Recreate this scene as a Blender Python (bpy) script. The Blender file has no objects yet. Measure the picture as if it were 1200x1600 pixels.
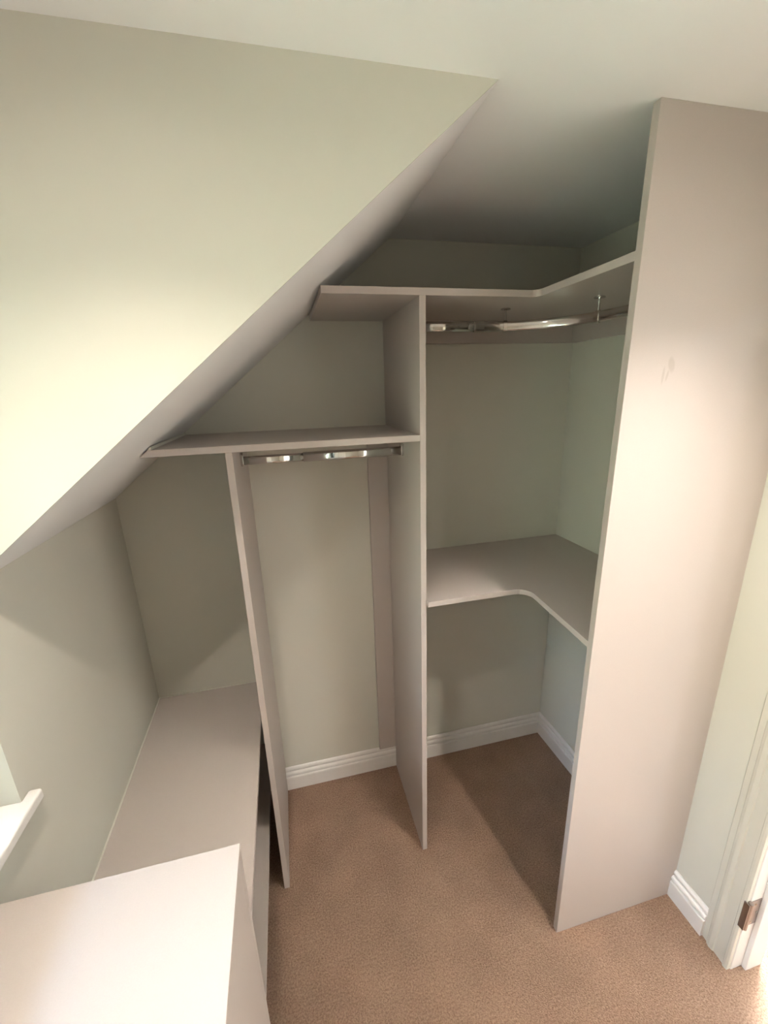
import bpy, bmesh, math, random
from mathutils import Matrix, Vector
random.seed(4)
sc = bpy.context.scene
COL = sc.collection

# ------------------------------------------------------------------ camera
right = Vector((0.97215416, -0.23231417, -0.03076377))
fwd = Vector((0.21478195, 0.93580452, -0.27953287))
up = Vector((0.09372832, 0.26514154, 0.95964314))
cam = bpy.data.objects.new('camera', bpy.data.cameras.new('camera'))
COL.objects.link(cam)
m = Matrix((right, up, -fwd)).transposed().to_4x4()
m.translation = Vector((0, 0, 1.725))
cam.matrix_world = m
cam.data.sensor_fit = 'HORIZONTAL'
cam.data.sensor_width = 36
cam.data.lens = 650.6 / 1200 * 36
cam.data.clip_start = 0.02
sc.camera = cam

# ------------------------------------------------------------------ view, world, sun, lamps
sc.view_settings.view_transform = 'Standard'
sc.view_settings.look = 'None'
sc.view_settings.gamma = 1
sc.view_settings.use_curve_mapping = False
sc.view_settings.exposure = 0.68

w = bpy.data.worlds.new('World'); sc.world = w; w.use_nodes = True
wn = w.node_tree
bg = wn.nodes['Background']
bg.inputs['Color'].default_value = (0.58, 0.74, 1.0, 1)
bg.inputs['Strength'].default_value = 23.0

sun = bpy.data.objects.new('sun', bpy.data.lights.new('sun', 'SUN'))
COL.objects.link(sun)
sun.data.energy = 290; sun.data.angle = 0.02; sun.data.color = (1, .97, .97)
sun.rotation_euler = (math.radians(20), math.radians(38), 0)      # shines away over the house on to the garden

DOWNLIGHTS = [(-0.20, 0.36, 30, 0.7, 118), (0.78, 0.35, 50, 0.5, 103), (-0.20, -0.75, 4, 0.8, 120), (0.95, -0.9, 14, 2.6, 120)]   # x, y, beam, halo, cone; last two are added as fill light
LANDING = [(-.9, 14), (1.0, 175)]      # y, power of the two lamps on the landing
LAMP_COL = (1.0, 0.90, 0.80)

CZ = 2.216            # ceiling height
YB = 1.550            # back wall
YF = 1.136            # fronts of the fitted boards
T = 0.018

def lx(y): return -0.579 + 0.0224 * (YB - y)      # inner face of the window wall
def slope_z(x): return 1.4015 + 0.8208 * (x + 0.5789)
def slope_x(z): return (z - 1.4015) / 0.8208 - 0.5789

# ------------------------------------------------------------------ materials
def mat(name, col, rough=0.6, metal=0.0, vary=0.03, vscale=3.0, bump=0.0, bscale=200.0, spec=0.5, speckle=0.0, sscale=500.0):
    mt = bpy.data.materials.new(name); mt.use_nodes = True
    nt = mt.node_tree; N = nt.nodes; L = nt.links
    b = N['Principled BSDF']
    b.inputs['Roughness'].default_value = rough
    b.inputs['Metallic'].default_value = metal
    b.inputs['Specular IOR Level'].default_value = spec
    tc = N.new('ShaderNodeTexCoord')
    nz = N.new('ShaderNodeTexNoise'); nz.inputs['Scale'].default_value = vscale
    nz.inputs['Detail'].default_value = 4
    L.new(tc.outputs['Object'], nz.inputs['Vector'])
    rp = N.new('ShaderNodeMapRange')
    rp.inputs['To Min'].default_value = 1 - vary; rp.inputs['To Max'].default_value = 1 + vary
    L.new(nz.outputs['Fac'], rp.inputs['Value'])
    fac = rp.outputs['Result']
    if speckle:
        n2 = N.new('ShaderNodeTexNoise'); n2.inputs['Scale'].default_value = sscale; n2.inputs['Detail'].default_value = 3
        L.new(tc.outputs['Object'], n2.inputs['Vector'])
        r2 = N.new('ShaderNodeMapRange'); r2.inputs['From Min'].default_value = .3; r2.inputs['From Max'].default_value = .7
        r2.inputs['To Min'].default_value = 1 - speckle; r2.inputs['To Max'].default_value = 1 + speckle
        L.new(n2.outputs['Fac'], r2.inputs['Value'])
        mm = N.new('ShaderNodeMath'); mm.operation = 'MULTIPLY'
        L.new(fac, mm.inputs[0]); L.new(r2.outputs['Result'], mm.inputs[1]); fac = mm.outputs[0]
    vm = N.new('ShaderNodeVectorMath'); vm.operation = 'SCALE'
    vm.inputs[0].default_value = col[:3]
    L.new(fac, vm.inputs['Scale'])
    L.new(vm.outputs[0], b.inputs['Base Color'])
    if bump:
        n3 = N.new('ShaderNodeTexNoise'); n3.inputs['Scale'].default_value = bscale; n3.inputs['Detail'].default_value = 3
        L.new(tc.outputs['Object'], n3.inputs['Vector'])
        bp = N.new('ShaderNodeBump'); bp.inputs['Strength'].default_value = bump; bp.inputs['Distance'].default_value = .002
        L.new(n3.outputs['Fac'], bp.inputs['Height']); L.new(bp.outputs['Normal'], b.inputs['Normal'])
    return mt

M_WALL = mat('wall_paint', (.675, .652, .572), .85, vary=.012, bump=.05, bscale=260, spec=.25)
M_CEIL = mat('ceiling_paint', (.90, .88, .86), .9, vary=.01, bump=.05, bscale=260, spec=.2)
M_BOARD = mat('cashmere_board', (.53, .465, .425), .38, vary=.012, bump=.04, bscale=600, spec=.4, speckle=.02, sscale=700)
M_TRIM = mat('white_gloss_trim', (.82, .78, .74), .35, vary=.01, spec=.5)
M_CHROME = mat('chrome', (.62, .60, .57), .12, metal=1.0, vary=.02)
M_NICKEL = mat('worn_nickel', (.30, .26, .24), .32, metal=1.0, vary=.15, vscale=60)
M_UPVC = mat('white_window_frame', (.85, .86, .87), .3, vary=.01)
M_GRASS = mat('garden_grass', (.42, .52, .38), .9, vary=.3, vscale=1.5)
M_HEDGE = mat('hedge_leaves', (.022, .028, .016), .8, vary=.4, vscale=6)
M_CAULK = mat('caulk', (.72, .70, .62), .6)
M_HALL = mat('landing_paint', (.82, .80, .76), .85)

# carpet
M_CARPET = bpy.data.materials.new('beige_cut_pile_carpet'); M_CARPET.use_nodes = True
nt = M_CARPET.node_tree; N = nt.nodes; L = nt.links; b = N['Principled BSDF']
b.inputs['Roughness'].default_value = 1.0; b.inputs['Specular IOR Level'].default_value = .05
tc = N.new('ShaderNodeTexCoord')
n1 = N.new('ShaderNodeTexNoise'); n1.inputs['Scale'].default_value = 190; n1.inputs['Detail'].default_value = 5; n1.inputs['Roughness'].default_value = .85
n2 = N.new('ShaderNodeTexNoise'); n2.inputs['Scale'].default_value = 7; n2.inputs['Detail'].default_value = 5
vo = N.new('ShaderNodeTexVoronoi'); vo.inputs['Scale'].default_value = 420
for n in (n1, n2, vo): L.new(tc.outputs['Object'], n.inputs['Vector'])
cr = N.new('ShaderNodeValToRGB')
cr.color_ramp.elements[0].position = .34; cr.color_ramp.elements[0].color = (.21, .125, .085, 1)
cr.color_ramp.elements[1].position = .66; cr.color_ramp.elements[1].color = (.56, .38, .275, 1)
L.new(n1.outputs['Fac'], cr.inputs['Fac'])
mr = N.new('ShaderNodeMapRange'); mr.inputs['From Min'].default_value = .3; mr.inputs['From Max'].default_value = .7
mr.inputs['To Min'].default_value = .88; mr.inputs['To Max'].default_value = 1.1
L.new(n2.outputs['Fac'], mr.inputs['Value'])
vm = N.new('ShaderNodeVectorMath'); vm.operation = 'SCALE'
L.new(cr.outputs['Color'], vm.inputs[0]); L.new(mr.outputs['Result'], vm.inputs['Scale']); L.new(vm.outputs[0], b.inputs['Base Color'])
ad = N.new('ShaderNodeMath'); ad.operation = 'ADD'; L.new(n1.outputs['Fac'], ad.inputs[0]); L.new(vo.outputs['Distance'], ad.inputs[1])
bp = N.new('ShaderNodeBump'); bp.inputs['Strength'].default_value = .9; bp.inputs['Distance'].default_value = .004
L.new(ad.outputs[0], bp.inputs['Height']); L.new(bp.outputs['Normal'], b.inputs['Normal'])

# board of the end panel: the same board with a faint rubbed smudge
M_PANEL = mat('cashmere_board_with_smudge', (.53, .465, .425), .38, vary=.012, bump=.04, bscale=600, spec=.4, speckle=.02, sscale=700)
nt = M_PANEL.node_tree; N = nt.nodes; L = nt.links; b = N['Principled BSDF']
src = b.inputs['Base Color'].links[0].from_socket
tc = N.new('ShaderNodeTexCoord')
def streak(cx, cz, rx, rz, rot):
    mp = N.new('ShaderNodeMapping'); mp.vector_type = 'TEXTURE'
    mp.inputs['Location'].default_value = (cx, 0, cz); mp.inputs['Rotation'].default_value = (0, rot, 0)
    mp.inputs['Scale'].default_value = (rx, 1, rz)
    L.new(tc.outputs['Object'], mp.inputs['Vector'])
    sx = N.new('ShaderNodeSeparateXYZ'); L.new(mp.outputs[0], sx.inputs[0])
    cb = N.new('ShaderNodeCombineXYZ'); L.new(sx.outputs['X'], cb.inputs['X']); L.new(sx.outputs['Z'], cb.inputs['Z'])
    ln = N.new('ShaderNodeVectorMath'); ln.operation = 'LENGTH'; L.new(cb.outputs[0], ln.inputs[0])
    r = N.new('ShaderNodeMapRange'); r.inputs['From Min'].default_value = .6; r.inputs['From Max'].default_value = 1.0
    r.inputs['To Min'].default_value = 1; r.inputs['To Max'].default_value = 0
    L.new(ln.outputs['Value'], r.inputs['Value']); return r.outputs['Result']
a1 = streak(.826, 1.760, .010, .020, -.25)
a2 = streak(.8185, 1.737, .0035, .014, .2)
a3 = streak(.808, 1.738, .004, .022, .05)
mx = N.new('ShaderNodeMath'); mx.operation = 'MAXIMUM'; L.new(a1, mx.inputs[0]); L.new(a2, mx.inputs[1])
mx2 = N.new('ShaderNodeMath'); mx2.operation = 'MAXIMUM'; L.new(mx.outputs[0], mx2.inputs[0]); L.new(a3, mx2.inputs[1])
ml = N.new('ShaderNodeMath'); ml.operation = 'MULTIPLY'; L.new(mx2.outputs[0], ml.inputs[0]); ml.inputs[1].default_value = .30
mi = N.new('ShaderNodeMix'); mi.data_type = 'RGBA'
L.new(ml.outputs[0], mi.inputs['Factor']); L.new(src, mi.inputs['A']); mi.inputs['B'].default_value = (.30, .25, .19, 1)
L.new(mi.outputs['Result'], b.inputs['Base Color'])

M_GLASS = bpy.data.materials.new('window_glass'); M_GLASS.use_nodes = True
nt = M_GLASS.node_tree; nt.nodes.clear()
o_ = nt.nodes.new('ShaderNodeOutputMaterial'); mxs = nt.nodes.new('ShaderNodeMixShader')
tr = nt.nodes.new('ShaderNodeBsdfTransparent'); gl = nt.nodes.new('ShaderNodeBsdfGlossy'); gl.inputs['Roughness'].default_value = .02
tr.inputs['Color'].default_value = (.95, .98, .97, 1)
fr = nt.nodes.new('ShaderNodeFresnel'); fr.inputs['IOR'].default_value = 1.45
nt.links.new(fr.outputs[0], mxs.inputs[0]); nt.links.new(tr.outputs[0], mxs.inputs[1]); nt.links.new(gl.outputs[0], mxs.inputs[2])
nt.links.new(mxs.outputs[0], o_.inputs['Surface'])

M_LENS = bpy.data.materials.new('lamp_lens'); M_LENS.use_nodes = True
b = M_LENS.node_tree.nodes['Principled BSDF']
b.inputs['Emission Color'].default_value = (*LAMP_COL, 1); b.inputs['Emission Strength'].default_value = 6

# ------------------------------------------------------------------ helpers
def link(name, bm, material, parent=None, bevel=0.0, seg=2, smooth=False):
    bmesh.ops.recalc_face_normals(bm, faces=bm.faces)
    me = bpy.data.meshes.new(name); bm.to_mesh(me); bm.free()
    me.materials.append(material)
    o = bpy.data.objects.new(name, me); COL.objects.link(o)
    if parent: o.parent = parent
    if bevel:
        md = o.modifiers.new('bevel', 'BEVEL'); md.width = bevel; md.segments = seg; md.limit_method = 'ANGLE'; md.angle_limit = math.radians(50)
        md.harden_normals = False
    if smooth:
        for p in me.polygons: p.use_smooth = True
    return o

def prism(bm, poly, z0, z1):
    """XY polygon between two heights"""
    n = len(poly)
    a = [bm.verts.new((x, y, z0)) for x, y in poly]; c = [bm.verts.new((x, y, z1)) for x, y in poly]
    bm.faces.new(a[::-1]); bm.faces.new(c)
    for i in range(n):
        j = (i + 1) % n; bm.faces.new((a[i], a[j], c[j], c[i]))

def prism_y(bm, poly, y0, y1):
    """XZ polygon between two depths"""
    n = len(poly)
    a = [bm.verts.new((x, y0, z)) for x, z in poly]; c = [bm.verts.new((x, y1, z)) for x, z in poly]
    bm.faces.new(a); bm.faces.new(c[::-1])
    for i in range(n):
        j = (i + 1) % n; bm.faces.new((a[i], c[i], c[j], a[j]))

def box(bm, x0, x1, y0, y1, z0, z1):
    prism(bm, [(x0, y0), (x1, y0), (x1, y1), (x0, y1)], z0, z1)

def sweep(bm, path, section, normal_up=(0, 0, 1), cap=True):
    """section (side, up) swept along a path of 3-D points lying roughly level"""
    rings = []
    upv = Vector(normal_up)
    P = [Vector(p) for p in path]
    for i, p in enumerate(P):
        d = (P[min(i + 1, len(P) - 1)] - P[max(i - 1, 0)]).normalized()
        s = d.cross(upv).normalized(); u = s.cross(d)
        rings.append([bm.verts.new(p + s * a + u * c) for a, c in section])
    n = len(section)
    for r, q in zip(rings, rings[1:]):
        for i in range(n):
            j = (i + 1) % n; bm.faces.new((r[i], r[j], q[j], q[i]))
    if cap: bm.faces.new(rings[0][::-1]); bm.faces.new(rings[-1])

def ellipse(a, c, n=24): return [(a * math.cos(2 * math.pi * k / n), c * math.sin(2 * math.pi * k / n)) for k in range(n)]
def oval(w, h, n=10):
    r = w; out = []
    for k in range(n + 1):
        t = math.pi * k / n; out.append((r * math.cos(t), h - r + r * math.sin(t)))
    for k in range(n + 1):
        t = math.pi + math.pi * k / n; out.append((r * math.cos(t), -(h - r) + r * math.sin(t)))
    return out

def struct(o): o['kind'] = 'structure'; return o
def empty(name, loc, label=None, cat=None, group=None, structure=False):
    o = bpy.data.objects.new(name, None); COL.objects.link(o); o.location = loc; o.empty_display_size = .05
    if label: o['label'] = label
    if cat: o['category'] = cat
    if group: o['group'] = group
    if structure: o['kind'] = 'structure'
    return o
def adopt(root, parts):
    for p in parts:
        p.parent = root; p.matrix_parent_inverse = Matrix.Translation(-root.location)

# ------------------------------------------------------------------ room shell
YR = -1.9                 # rear wall of the room
XR_B, XR_F = 1.147, 1.1716  # right wall at the back corner and at the end panel
DY0, DY1 = -0.19, 0.572   # doorway
DZ = 1.98
WY0, WY1 = 0.05, 0.768   # window opening
WZ0, WZ1 = 0.985, 1.94

bm = bmesh.new(); box(bm, -.9, 2.6, YR - .1, YB + .15, -.12, 0)
struct(link('floor', bm, M_CARPET))
bm = bmesh.new(); box(bm, -.95, 2.6, YR - .15, YB + .2, CZ, CZ + .25)
struct(link('ceiling', bm, M_CEIL))
bm = bmesh.new(); box(bm, -.95, XR_B + .15, YB, YB + .15, -.12, CZ + .02)
struct(link('wall_back', bm, M_WALL))
bm = bmesh.new(); box(bm, -.95, 2.6, YR - .15, YR, -.12, CZ + .02)
struct(link('wall_rear', bm, M_WALL))
TH = 0.094
bm = bmesh.new()
prism(bm, [(XR_B, YB + .02), (XR_F, .781), (XR_F, DY1 + .004), (XR_F + TH, DY1 + .004), (XR_F + TH, YB + .02)], -.05, CZ + .01)
box(bm, XR_F, XR_F + TH, DY0, DY1 + .004, DZ, CZ + .01)
box(bm, XR_F, XR_F + TH, YR - .02, DY0 - .004, -.05, CZ + .01)
struct(link('wall_right', bm, M_WALL))
# window wall, pierced
WT = .26
def lw(bm, y0, y1, z0, z1): prism(bm, [(lx(y0), y0), (lx(y1), y1), (lx(y1) - WT, y1), (lx(y0) - WT, y0)], z0, z1)
bm = bmesh.new()
lw(bm, WY1, YB + .05, -.05, CZ + .01); lw(bm, WY0, WY1, -.05, WZ0 - .022); lw(bm, WY0, WY1, WZ1, CZ + .01); lw(bm, YR - .05, WY0, -.05, CZ + .01)
struct(link('wall_left', bm, M_WALL))
# dormer cheek and the roof slope behind it
XS = .4014; YC = .794
bm = bmesh.new()
prism_y(bm, [(-.62, slope_z(-.62)), (XS, CZ), (XS, CZ + .02), (-.62, CZ + .02)], YC, YC + .006)
struct(link('wall_dormer', bm, M_WALL))
bm = bmesh.new()
prism_y(bm, [(-.66, slope_z(-.66)), (XS, CZ), (XS + .02, CZ + .02), (XS - .12, CZ + .02), (-.66, slope_z(-.66) + .12)], YC + .002, YB + .05)
struct(link('ceiling_slope', bm, M_CEIL))

# landing beyond the doorway
bm = bmesh.new()
box(bm, 2.45, 2.55, YR - .1, YB + .15, -.12, CZ + .01); box(bm, XR_F + TH - .01, 2.5, YB, YB + .15, -.12, CZ + .01)
struct(link('wall_landing', bm, M_HALL))

# skirting profile: (out from wall, height)
SK = [(0, 0), (.018, 0), (.018, .064), (.0165, .067), (.0115, .0685), (.0115, .0735), (.0155, .0755), (.0165, .080), (.0150, .086), (.0110, .0895), (.0070, .0905), (.0070, .0955), (.0095, .0975), (.0095, .103), (.0065, .109), (.003, .1115), (0, .112)]
def skirting(name, p, q, ext0=0.0, ext1=0.0):
    """p to q along the wall, the room on the left-hand side of travel"""
    P, Q = Vector((*p, 0)), Vector((*q, 0)); d = (Q - P).normalized(); n = Vector((-d.y, d.x, 0))
    bm = bmesh.new(); ra, rb = [], []
    for o, z in SK:
        ra.append(bm.verts.new(P + n * o + d * (ext0 * o / .018) + Vector((0, 0, z)))); rb.append(bm.verts.new(Q + n * o + d * (ext1 * o / .018) + Vector((0, 0, z))))
    k = len(SK)
    for i in range(k): j = (i + 1) % k; bm.faces.new((ra[i], ra[j], rb[j], rb[i]))
    bm.faces.new(ra[::-1]); bm.faces.new(rb)
    return struct(link(name, bm, M_TRIM))
skirting('baseboard_back', (XR_B, YB), (-.1362, YB), ext0=.0175)
skirting('baseboard_right', (XR_F - .001, .799), (XR_B, YB), ext1=-.0175)
skirting('baseboard_door', (XR_F, .6600), (XR_F, .781))
skirting('baseboard_rear', (lx(YR), YR), (XR_F, YR))

# ------------------------------------------------------------------ doorway
door = empty('door_1', (XR_F, DY1, 0), structure=True)
parts = []
# architrave: profile across its 86 mm width, standing off the wall (in -X)
AP = [(0, 0), (0, .016), (.006, .018), (.012, .018), (.015, .014), (.030, .0125), (.044, .0115), (.047, .015), (.058, .0165), (.066, .0135), (.070, .009), (.085, .008), (.087, .006), (.087, 0)]
def architrave(y0, sign, z0, z1):
    bm = bmesh.new(); a = []; c = []
    for s, o in AP:
        a.append(bm.verts.new((XR_F - o, y0 + sign * s, z0))); c.append(bm.verts.new((XR_F - o, y0 + sign * s, z1)))
    k = len(AP)
    for i in range(k): j = (i + 1) % k; bm.faces.new((a[i], a[j], c[j], c[i]))
    bm.faces.new(a); bm.faces.new(c[::-1]); return link('architrave', bm, M_TRIM_WARM)
M_TRIM_WARM = mat('painted_architrave', (.66, .63, .55), .5, vary=.01)
AP = [(s, o) for s, o in AP]
parts.append(architrave(DY1 + .003, 1, 0, DZ + .08))
parts.append(architrave(DY0 - .003, -1, 0, DZ + .08))
bm = bmesh.new(); box(bm, XR_F - .016, XR_F, DY0 - .003, DY1 + .003, DZ + .006, DZ + .08); parts.append(link('architrave', bm, M_TRIM_WARM, bevel=.003))
def jamb(y, s):
    bm = bmesh.new()
    box(bm, XR_F - .004, XR_F + TH + .003, min(y, y - s * .02), max(y, y - s * .02), 0, DZ)   # lining
    j = link('jamb', bm, M_TRIM, bevel=.0015)
    bm = bmesh.new()
    ya, yb = y - s * .02, y - s * .033
    box(bm, XR_F + .036, XR_F + TH + .002, min(ya, yb), max(ya, yb), 0, DZ - .02)
    return [j, link('door_stop', bm, M_TRIM, bevel=.0015)]
parts += jamb(DY1 + .02, 1) + jamb(DY0 - .02, -1)
bm = bmesh.new(); box(bm, XR_F - .004, XR_F + TH + .003, DY0, DY1, DZ - .02, DZ); parts.append(link('jamb_head', bm, M_TRIM, bevel=.0015))
# hinge left on the jamb
def hinge(z0, z1):
    bm = bmesh.new(); box(bm, XR_F - .004, XR_F + .034, DY1 - .0022, DY1 + .0005, z0, z1)
    h = link('hinge', bm, M_NICKEL, bevel=.0006)
    bm = bmesh.new(); sweep(bm, [(XR_F - .010, DY1 - .004, z0 - .002), (XR_F - .010, DY1 - .004, z1 + .002)], ellipse(.0065, .0065, 16), normal_up=(0, 1, 0))
    k = link('hinge_knuckle', bm, M_NICKEL, bevel=.0008, smooth=False)
    bm = bmesh.new(); box(bm, XR_F - .0205, XR_F - .0175, DY1 - .008, DY1 + .007, z0, z1)
    k2 = link('hinge_leaf', bm, M_NICKEL, bevel=.0006)
    scr = []
    for i, (dx, dz) in enumerate([(.012, .02), (.024, .5), (.012, .98)]):
        bm = bmesh.new(); zc = z0 + .012 + (z1 - z0 - .024) * dz
        sweep(bm, [(XR_F + dx, DY1 - .0022, zc), (XR_F + dx, DY1 - .0034, zc)], ellipse(.0036, .0036, 12)); scr.append(link('screw', bm, M_CHROME))
    adopt_later.append((h, [k, k2] + scr)); return h
adopt_later = []
parts += [hinge(.197, .297), hinge(1.62, 1.72)]
adopt(door, parts)
for h, ks in adopt_later:
    for k in ks: k.parent = h

# ------------------------------------------------------------------ window
win = empty('window_1', (lx(.3), .3, WZ0), structure=True); parts = []
FX = -.735
bm = bmesh.new()                                                # sill board with a rounded nose and a horn past the reveal
y0, y1 = WY0 - .025, WY1 + .025
prof = [(FX + .03, -.022), (-.547, -.022)]
for k in range(9):
    t = -math.pi / 2 + math.pi * k / 8; prof.append((-.547 + .011 * math.cos(t), -.011 + .011 * math.sin(t)))
prof += [(FX + .03, 0)]
# inner part between the reveals, then the nose that runs past them
prism(bm, [(FX + .03, WY0), (FX + .03, WY1), (lx(WY1), WY1), (lx(WY1), y1 - .004), (lx(WY1) + .002, y1), (-.541, y1), (-.537, y1 - .004), (-.532, y0 + .004), (-.536, y0), (lx(WY0), y0), (lx(WY0), WY0)], WZ0 - .022, WZ0)
parts.append(link('window_sill', bm, M_TRIM, bevel=.009, seg=4))
bm = bmesh.new()
f = .06
box(bm, FX - .03, FX + .035, WY0, WY0 + f, WZ0, WZ1); box(bm, FX - .03, FX + .035, WY1 - f, WY1, WZ0, WZ1)
box(bm, FX - .03, FX + .035, WY0 + f, WY1 - f, WZ0, WZ0 + f); box(bm, FX - .03, FX + .035, WY0 + f, WY1 - f, WZ1 - f, WZ1)
box(bm, FX - .03, FX + .035, .43, .48, WZ0 + f, WZ1 - f)
parts.append(link('window_frame', bm, M_UPVC, bevel=.003))
for a, c in ((WY0 + f, .43), (.48, WY1 - f)):
    bm = bmesh.new(); box(bm, FX - .002, FX + .002, a, c, WZ0 + f, WZ1 - f); parts.append(link('pane', bm, M_GLASS))
adopt(win, parts)

# unseen eaves above the window, added outside to block high sky light
bm = bmesh.new(); box(bm, -1.22, -.85, YR - .15, YB + .2, CZ - .12, CZ + .02)
struct(link('sky_blocker_eaves', bm, M_UPVC))
# garden outside, one storey down
bm = bmesh.new(); box(bm, -60, 40, -60, 60, -3.0, -2.9)
struct(link('ground', bm, M_GRASS))
# tall garden hedge facing the window
bm = bmesh.new(); nx, nz = 60, 26
from mathutils import noise
gr = []
for i in range(nx + 1):
    row = []
    for j in range(nz + 1):
        y = -14 + 28 * i / nx; t = j / nz
        a = math.pi * t; x0 = -7.6 + 1.6 * math.cos(a); z0 = -2.95 + 7.6 * min(1, math.sin(a) * 1.35)
        q = Vector((x0, y, z0)); nn = noise.noise_vector(q * 1.3) * .35 + noise.noise_vector(q * 4) * .12
        row.append(bm.verts.new(q + nn))
    gr.append(row)
for i in range(nx):
    for j in range(nz): bm.faces.new((gr[i][j], gr[i + 1][j], gr[i + 1][j + 1], gr[i][j + 1]))
struct(link('hedge', bm, M_HEDGE))

# ------------------------------------------------------------------ fitted corner wardrobe
XD = .3726; XP = -.154; XQ = .7145; YP = .781
ZL, ZT, ZM = 1.6018, 1.9778, 1.081
ward = empty('fitted_wardrobe', (XD, YF, 0), 'fitted corner wardrobe in matt cashmere board with shelves and chrome rails under the slope', 'wardrobe')
parts = []
def fillet(poly, idx, r, n=8):
    p0, p1, p2 = (Vector(poly[i % len(poly)]) for i in (idx - 1, idx, idx + 1))
    a = (p0 - p1).normalized(); c = (p2 - p1).normalized()
    ang = a.angle(c); t = r / math.tan(ang / 2); ce = p1 + (a + c).normalized() * (r / math.sin(ang / 2))
    s = p1 + a * t; e = p1 + c * t; v0 = s - ce; v1 = e - ce; out = []
    tot = v0.angle_signed(v1)
    for k in range(n + 1):
        q = v0.copy(); q.rotate(Matrix.Rotation(-tot * k / n, 2)); out.append(tuple(ce + q))
    return poly[:idx] + out + poly[idx + 1:]
def lab(o, l): o['label'] = l; return o
# uprights; the divider is scribed round the skirting
def upright(x0, x1, z1, name='upright_panel'):
    bm = bmesh.new()
    pts = [(YF, 0), (YB - .0182, 0), (YB - .0182, .113), (YB, .113), (YB, z1), (YF, z1)]
    a = [bm.verts.new((x0, y, z)) for y, z in pts]; c = [bm.verts.new((x1, y, z)) for y, z in pts]
    bm.faces.new(a); bm.faces.new(c[::-1])
    for i in range(6): j = (i + 1) % 6; bm.faces.new((a[i], c[i], c[j], a[j]))
    return link(name, bm, M_BOARD, bevel=.0008)
parts.append(lab(upright(XD, XD + T, ZT - T), 'tall cashmere divider between left bay and right corner bay'))
parts.append(lab(upright(XP, XP + T, ZL - T), 'shorter cashmere upright at the end of the low counter'))
bm = bmesh.new(); box(bm, XQ, XR_F, YP, YP + T, 0, CZ)
parts.append(lab(link('end_panel', bm, M_PANEL, bevel=.0008), 'full height cashmere end panel beside the doorway'))
# left shelf, cut to the slope
bm = bmesh.new()
prism_y(bm, [(slope_x(ZL - T) + .003, ZL - T), (XD, ZL - T), (XD, ZL), (slope_x(ZL) + .003, ZL)], YF, YB)
parts.append(lab(link('shelf', bm, M_BOARD, bevel=.0008), 'short left shelf cut against the roof slope'))
# top shelf, L shaped
zt0 = ZT - T
xl = slope_x(zt0) + .018
pl = [(xl, YB), (xl, YF), (.716, YF), (.716, YP + T), (XR_F - .002, YP + T), (XR_B, YB)]
pl = fillet(pl, 2, .022)
bm = bmesh.new(); prism(bm, pl, zt0, ZT)
parts.append(lab(link('shelf', bm, M_BOARD, bevel=.0008), 'top L-shaped corner shelf above the curved rail'))
pl = [(XD + T, YB), (XD + T, 1.1193), (.7381, 1.1193), (.7188, YP + T), (XR_F - .002, YP + T), (XR_B, YB)]
pl = fillet(pl, 2, .045)
bm = bmesh.new(); prism(bm, pl, ZM - T, ZM)
parts.append(lab(link('shelf', bm, M_BOARD, bevel=.0008), 'middle L-shaped corner shelf with rounded inner corner'))
# scribing strip on the back wall beside the divider
bm = bmesh.new(); box(bm, .296, XD, YB - .016, YB, .1125, ZL - T)
parts.append(lab(link('back_strip', bm, M_BOARD, bevel=.0008), 'narrow cashmere strip on back wall beside divider'))
# support battens under the top shelf, on the back wall and on the right wall
bm = bmesh.new(); prism(bm, [(XD + T, YB), (XD + T, YB - T), (XR_B - T, YB - T), (XR_B, YB)], 1.883, zt0)
parts.append(lab(link('shelf_batten', bm, M_BOARD, bevel=.0008), 'batten under top shelf on back wall'))
bm = bmesh.new(); prism(bm, [(XR_B, YB), (XR_B - T, YB - T), (XR_F - T - .0006, YP + T + .0005), (XR_F - .0006, YP + T + .0005)], 1.883, zt0)
parts.append(lab(link('shelf_batten', bm, M_BOARD, bevel=.0008), 'batten under top shelf on right wall'))
# sealant where the left shelf meets the slope
bm = bmesh.new(); prism_y(bm, [(slope_x(ZL) + .0005, ZL), (slope_x(ZL) + .010, ZL), (slope_x(ZL + .008) + .0005, ZL + .008)], YF + .004, YB)
parts.append(lab(link('sealant_bead', bm, M_CAULK), 'pale bead where left shelf meets slope'))
adopt(ward, parts)

# straight telescopic rail in the left bay
RY, RZ = 1.315, 1.535
bm = bmesh.new(); sweep(bm, [(XP + T + .001, RY, RZ), (.052, RY, RZ)], oval(.0065, .0130)); r1 = link('hanging_rail', bm, M_CHROME, smooth=True)
lab(r1, 'straight oval chrome rail under the left shelf')
sub = []
bm = bmesh.new(); sweep(bm, [(.050, RY, RZ), (XD - .001, RY, RZ)], oval(.0078, .0150)); sub.append(link('rail_sleeve', bm, M_CHROME, smooth=True))
for x0, x1 in ((XP + T, XP + T + .009), (XD - .009, XD)):
    bm = bmesh.new(); sweep(bm, [(x0, RY, RZ + .004), (x1, RY, RZ + .004)], oval(.0105, .0215)); sub.append(link('rail_socket', bm, M_CHROME, bevel=.001))
for s in sub: s.parent = r1
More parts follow.
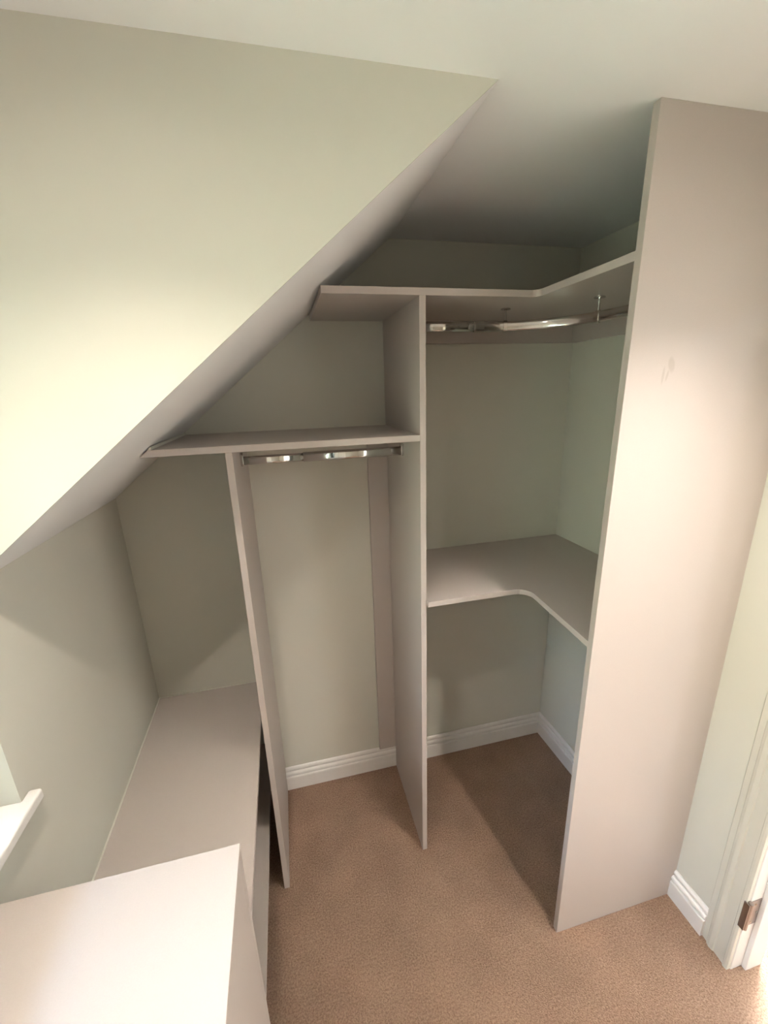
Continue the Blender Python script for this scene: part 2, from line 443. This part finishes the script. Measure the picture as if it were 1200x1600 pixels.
# curved rail in the corner bay
CX, CY, CR, CZR = .63, 1.03, .28, 1.908
path = [(XD + T + .001, CY + CR, CZR), (.5, CY + CR, CZR)]
arc = [(CX + CR * math.sin(t), CY + CR * math.cos(t), CZR) for t in [math.pi / 2 * k / 32 for k in range(33)]]
arc.append((CX + CR, YP + T + .001, CZR))
bm = bmesh.new(); sweep(bm, arc, oval(.0075, .0150)); r2 = link('hanging_rail', bm, M_CHROME, smooth=True)
lab(r2, 'curved oval chrome rail round the corner bay')
sub = []
bm = bmesh.new(); sweep(bm, [(XD + T + .001, CY + CR, CZR), (CX + .001, CY + CR, CZR)], oval(.0075, .0150)); sub.append(link('rail_tube', bm, M_CHROME, smooth=True))
bm = bmesh.new(); sweep(bm, [(CX - .022, CY + CR, CZR), (CX + .012, CY + CR, CZR)], oval(.0088, .0165)); sub.append(link('rail_joiner', bm, M_CHROME, bevel=.001))
bm = bmesh.new(); sweep(bm, [(XD + T, CY + CR, CZR), (XD + T + .009, CY + CR, CZR)], oval(.0105, .0195)); sub.append(link('rail_socket', bm, M_CHROME, bevel=.001))
bm = bmesh.new(); sweep(bm, [(CX + CR, YP + T + .009, CZR), (CX + CR, YP + T, CZR)], oval(.0105, .0195)); sub.append(link('rail_socket', bm, M_CHROME, bevel=.001))
for bx_, by_ in ((.709, 1.2985), (.8965, 1.113)):
    ang = math.atan2(bx_ - CX, by_ - CY); bm = bmesh.new()
    d = Vector((math.cos(ang), -math.sin(ang), 0)); p = Vector((bx_, by_, CZR))
    sweep(bm, [p - d * .006, p + d * .006], oval(.0095, .0172))                       # saddle round the tube
    sweep(bm, [(bx_, by_, CZR + .014), (bx_, by_, zt0 - .003)], ellipse(.0038, .0038, 14), normal_up=(0, 1, 0))
    sweep(bm, [(bx_, by_, zt0 - .0035), (bx_, by_, zt0)], ellipse(.015, .015, 24), normal_up=(0, 1, 0))
    sub.append(link('rail_bracket', bm, M_CHROME, bevel=.0005))
for s in sub: s.parent = r2
adopt(ward, [r1, r2])

# ------------------------------------------------------------------ low counter along the window wall
ZC = .5883; XC = -.1812; YN = .645; ZN = .898; XN = -.157
cnt = empty('low_counter', (XC, 1.1, 0), 'low cashmere counter with open space beneath, running along the window wall to the back corner', 'counter')
parts = []
bm = bmesh.new(); prism(bm, [(XC + .005, YN + .001), (XC, YB), (lx(YB) + .0015, YB - .0005), (lx(YN) + .0015, YN + .001)], ZC - T, ZC)
parts.append(link('worktop', bm, M_BOARD, bevel=.0008))
bm = bmesh.new(); prism(bm, [(XC + .002, YN + .001), (XC, YB), (lx(YB) + .002, YB), (lx(YN) + .002, YN + .001)], .250, .268)
parts.append(link('shelf', bm, M_BOARD, bevel=.0008))
bm = bmesh.new()
prism(bm, [(lx(YN + .02) + .0006, YN + .002), (lx(YN + .02) + .005, YN + .002), (lx(YB) + .005, YB - .005), (XP - .002, YB - .005), (XP - .002, YB - .0006), (lx(YB) + .0006, YB - .0006)], ZC, ZC + .0025)
so_ = link('sealant_bead', bm, M_CAULK); so_['label'] = 'pale bead where worktop meets walls'; parts.append(so_)
adopt(cnt, parts)
# ------------------------------------------------------------------ nearer, taller cabinet
cab = empty('window_cabinet', (XN, YN, 0), 'taller cashmere cabinet with plain flat top directly below the window, nearest the camera', 'cabinet')
parts = []
YA = -.35
bm = bmesh.new(); prism(bm, [(XN, YN), (XN + .012, YA), (lx(YA) + .0015, YA), (lx(YN) + .0015, YN)], ZN - T, ZN)
parts.append(link('worktop', bm, M_BOARD, bevel=.0008))
bm = bmesh.new(); prism(bm, [(XN - .001, YN - .001), (lx(YN) + .002, YN - .001), (lx(YN) + .002, YN - .001 - T), (XN - .001, YN - .001 - T)], 0, ZN - T)
parts.append(link('side_panel', bm, M_BOARD, bevel=.0008))
bm = bmesh.new(); prism(bm, [(XN + .0115, YA + .001), (lx(YA) + .002, YA + .001), (lx(YA) + .002, YA + .001 + T), (XN + .0115, YA + .001 + T)], 0, ZN - T)
parts.append(link('side_panel', bm, M_BOARD, bevel=.0008))
bm = bmesh.new(); prism(bm, [(XN - .001, YN - .001 - T), (XN - .001 - T, YN - .001 - T), (XN - T + .0105, YA + .001 + T), (XN + .0105, YA + .001 + T)], 0, ZN - T)
parts.append(link('front_panel', bm, M_BOARD, bevel=.0008))
adopt(cab, parts)

# ------------------------------------------------------------------ recessed ceiling lights, an added rear fill pair, and the landing lamp
names = ['recessed ceiling downlight nearest the dormer slope and counter', 'recessed ceiling downlight in front of the tall end panel',
         'added fill downlight, out of view at the rear on the window side', 'added fill downlight, out of view at the rear on the door side']
for (x, y, beam, e, cone), nm in zip(DOWNLIGHTS, names):
    r = empty('ceiling_downlight', (x, y, CZ), nm, 'ceiling light', 'recessed ceiling downlights')
    bm = bmesh.new(); n = 32; a = []
    prof = [(.030, -.001), (.034, -.004), (.044, -.004), (.046, 0), (.030, 0)]
    rings = [[bm.verts.new((x + rr * math.cos(2 * math.pi * k / n), y + rr * math.sin(2 * math.pi * k / n), CZ + zz)) for k in range(n)] for rr, zz in prof]
    for q in range(len(prof)):
        A, B = rings[q], rings[(q + 1) % len(prof)]
        for k in range(n): bm.faces.new((A[k], A[(k + 1) % n], B[(k + 1) % n], B[k]))
    ring = link('trim_ring', bm, M_UPVC)
    bm = bmesh.new(); prism(bm, [(x + .030 * math.cos(2 * math.pi * k / n), y + .030 * math.sin(2 * math.pi * k / n)) for k in range(n)], CZ - .0015, CZ)
    lens = link('lens', bm, M_LENS)
    ld = bpy.data.lights.new('downlight_bulb', 'AREA'); ld.shape = 'DISK'; ld.size = .05; ld.energy = e; ld.color = LAMP_COL; ld.spread = math.radians(165)
    lo = bpy.data.objects.new('bulb', ld); COL.objects.link(lo); lo.location = (x, y, CZ - .006)
    sd = bpy.data.lights.new('downlight_beam', 'SPOT'); sd.energy = beam; sd.color = LAMP_COL; sd.spot_size = math.radians(cone); sd.spot_blend = 1.0; sd.shadow_soft_size = .018
    so = bpy.data.objects.new('beam', sd); COL.objects.link(so); so.location = (x, y, CZ - .008)
    adopt(r, [ring, lens, lo, so])

for (y, e) in LANDING:
    ld = bpy.data.lights.new('landing_light', 'AREA'); ld.shape = 'SQUARE'; ld.size = .3; ld.energy = e; ld.color = (.86, .93, 1)
    lo = bpy.data.objects.new('landing_light', ld); COL.objects.link(lo); lo.location = (1.9, y, CZ - .02)
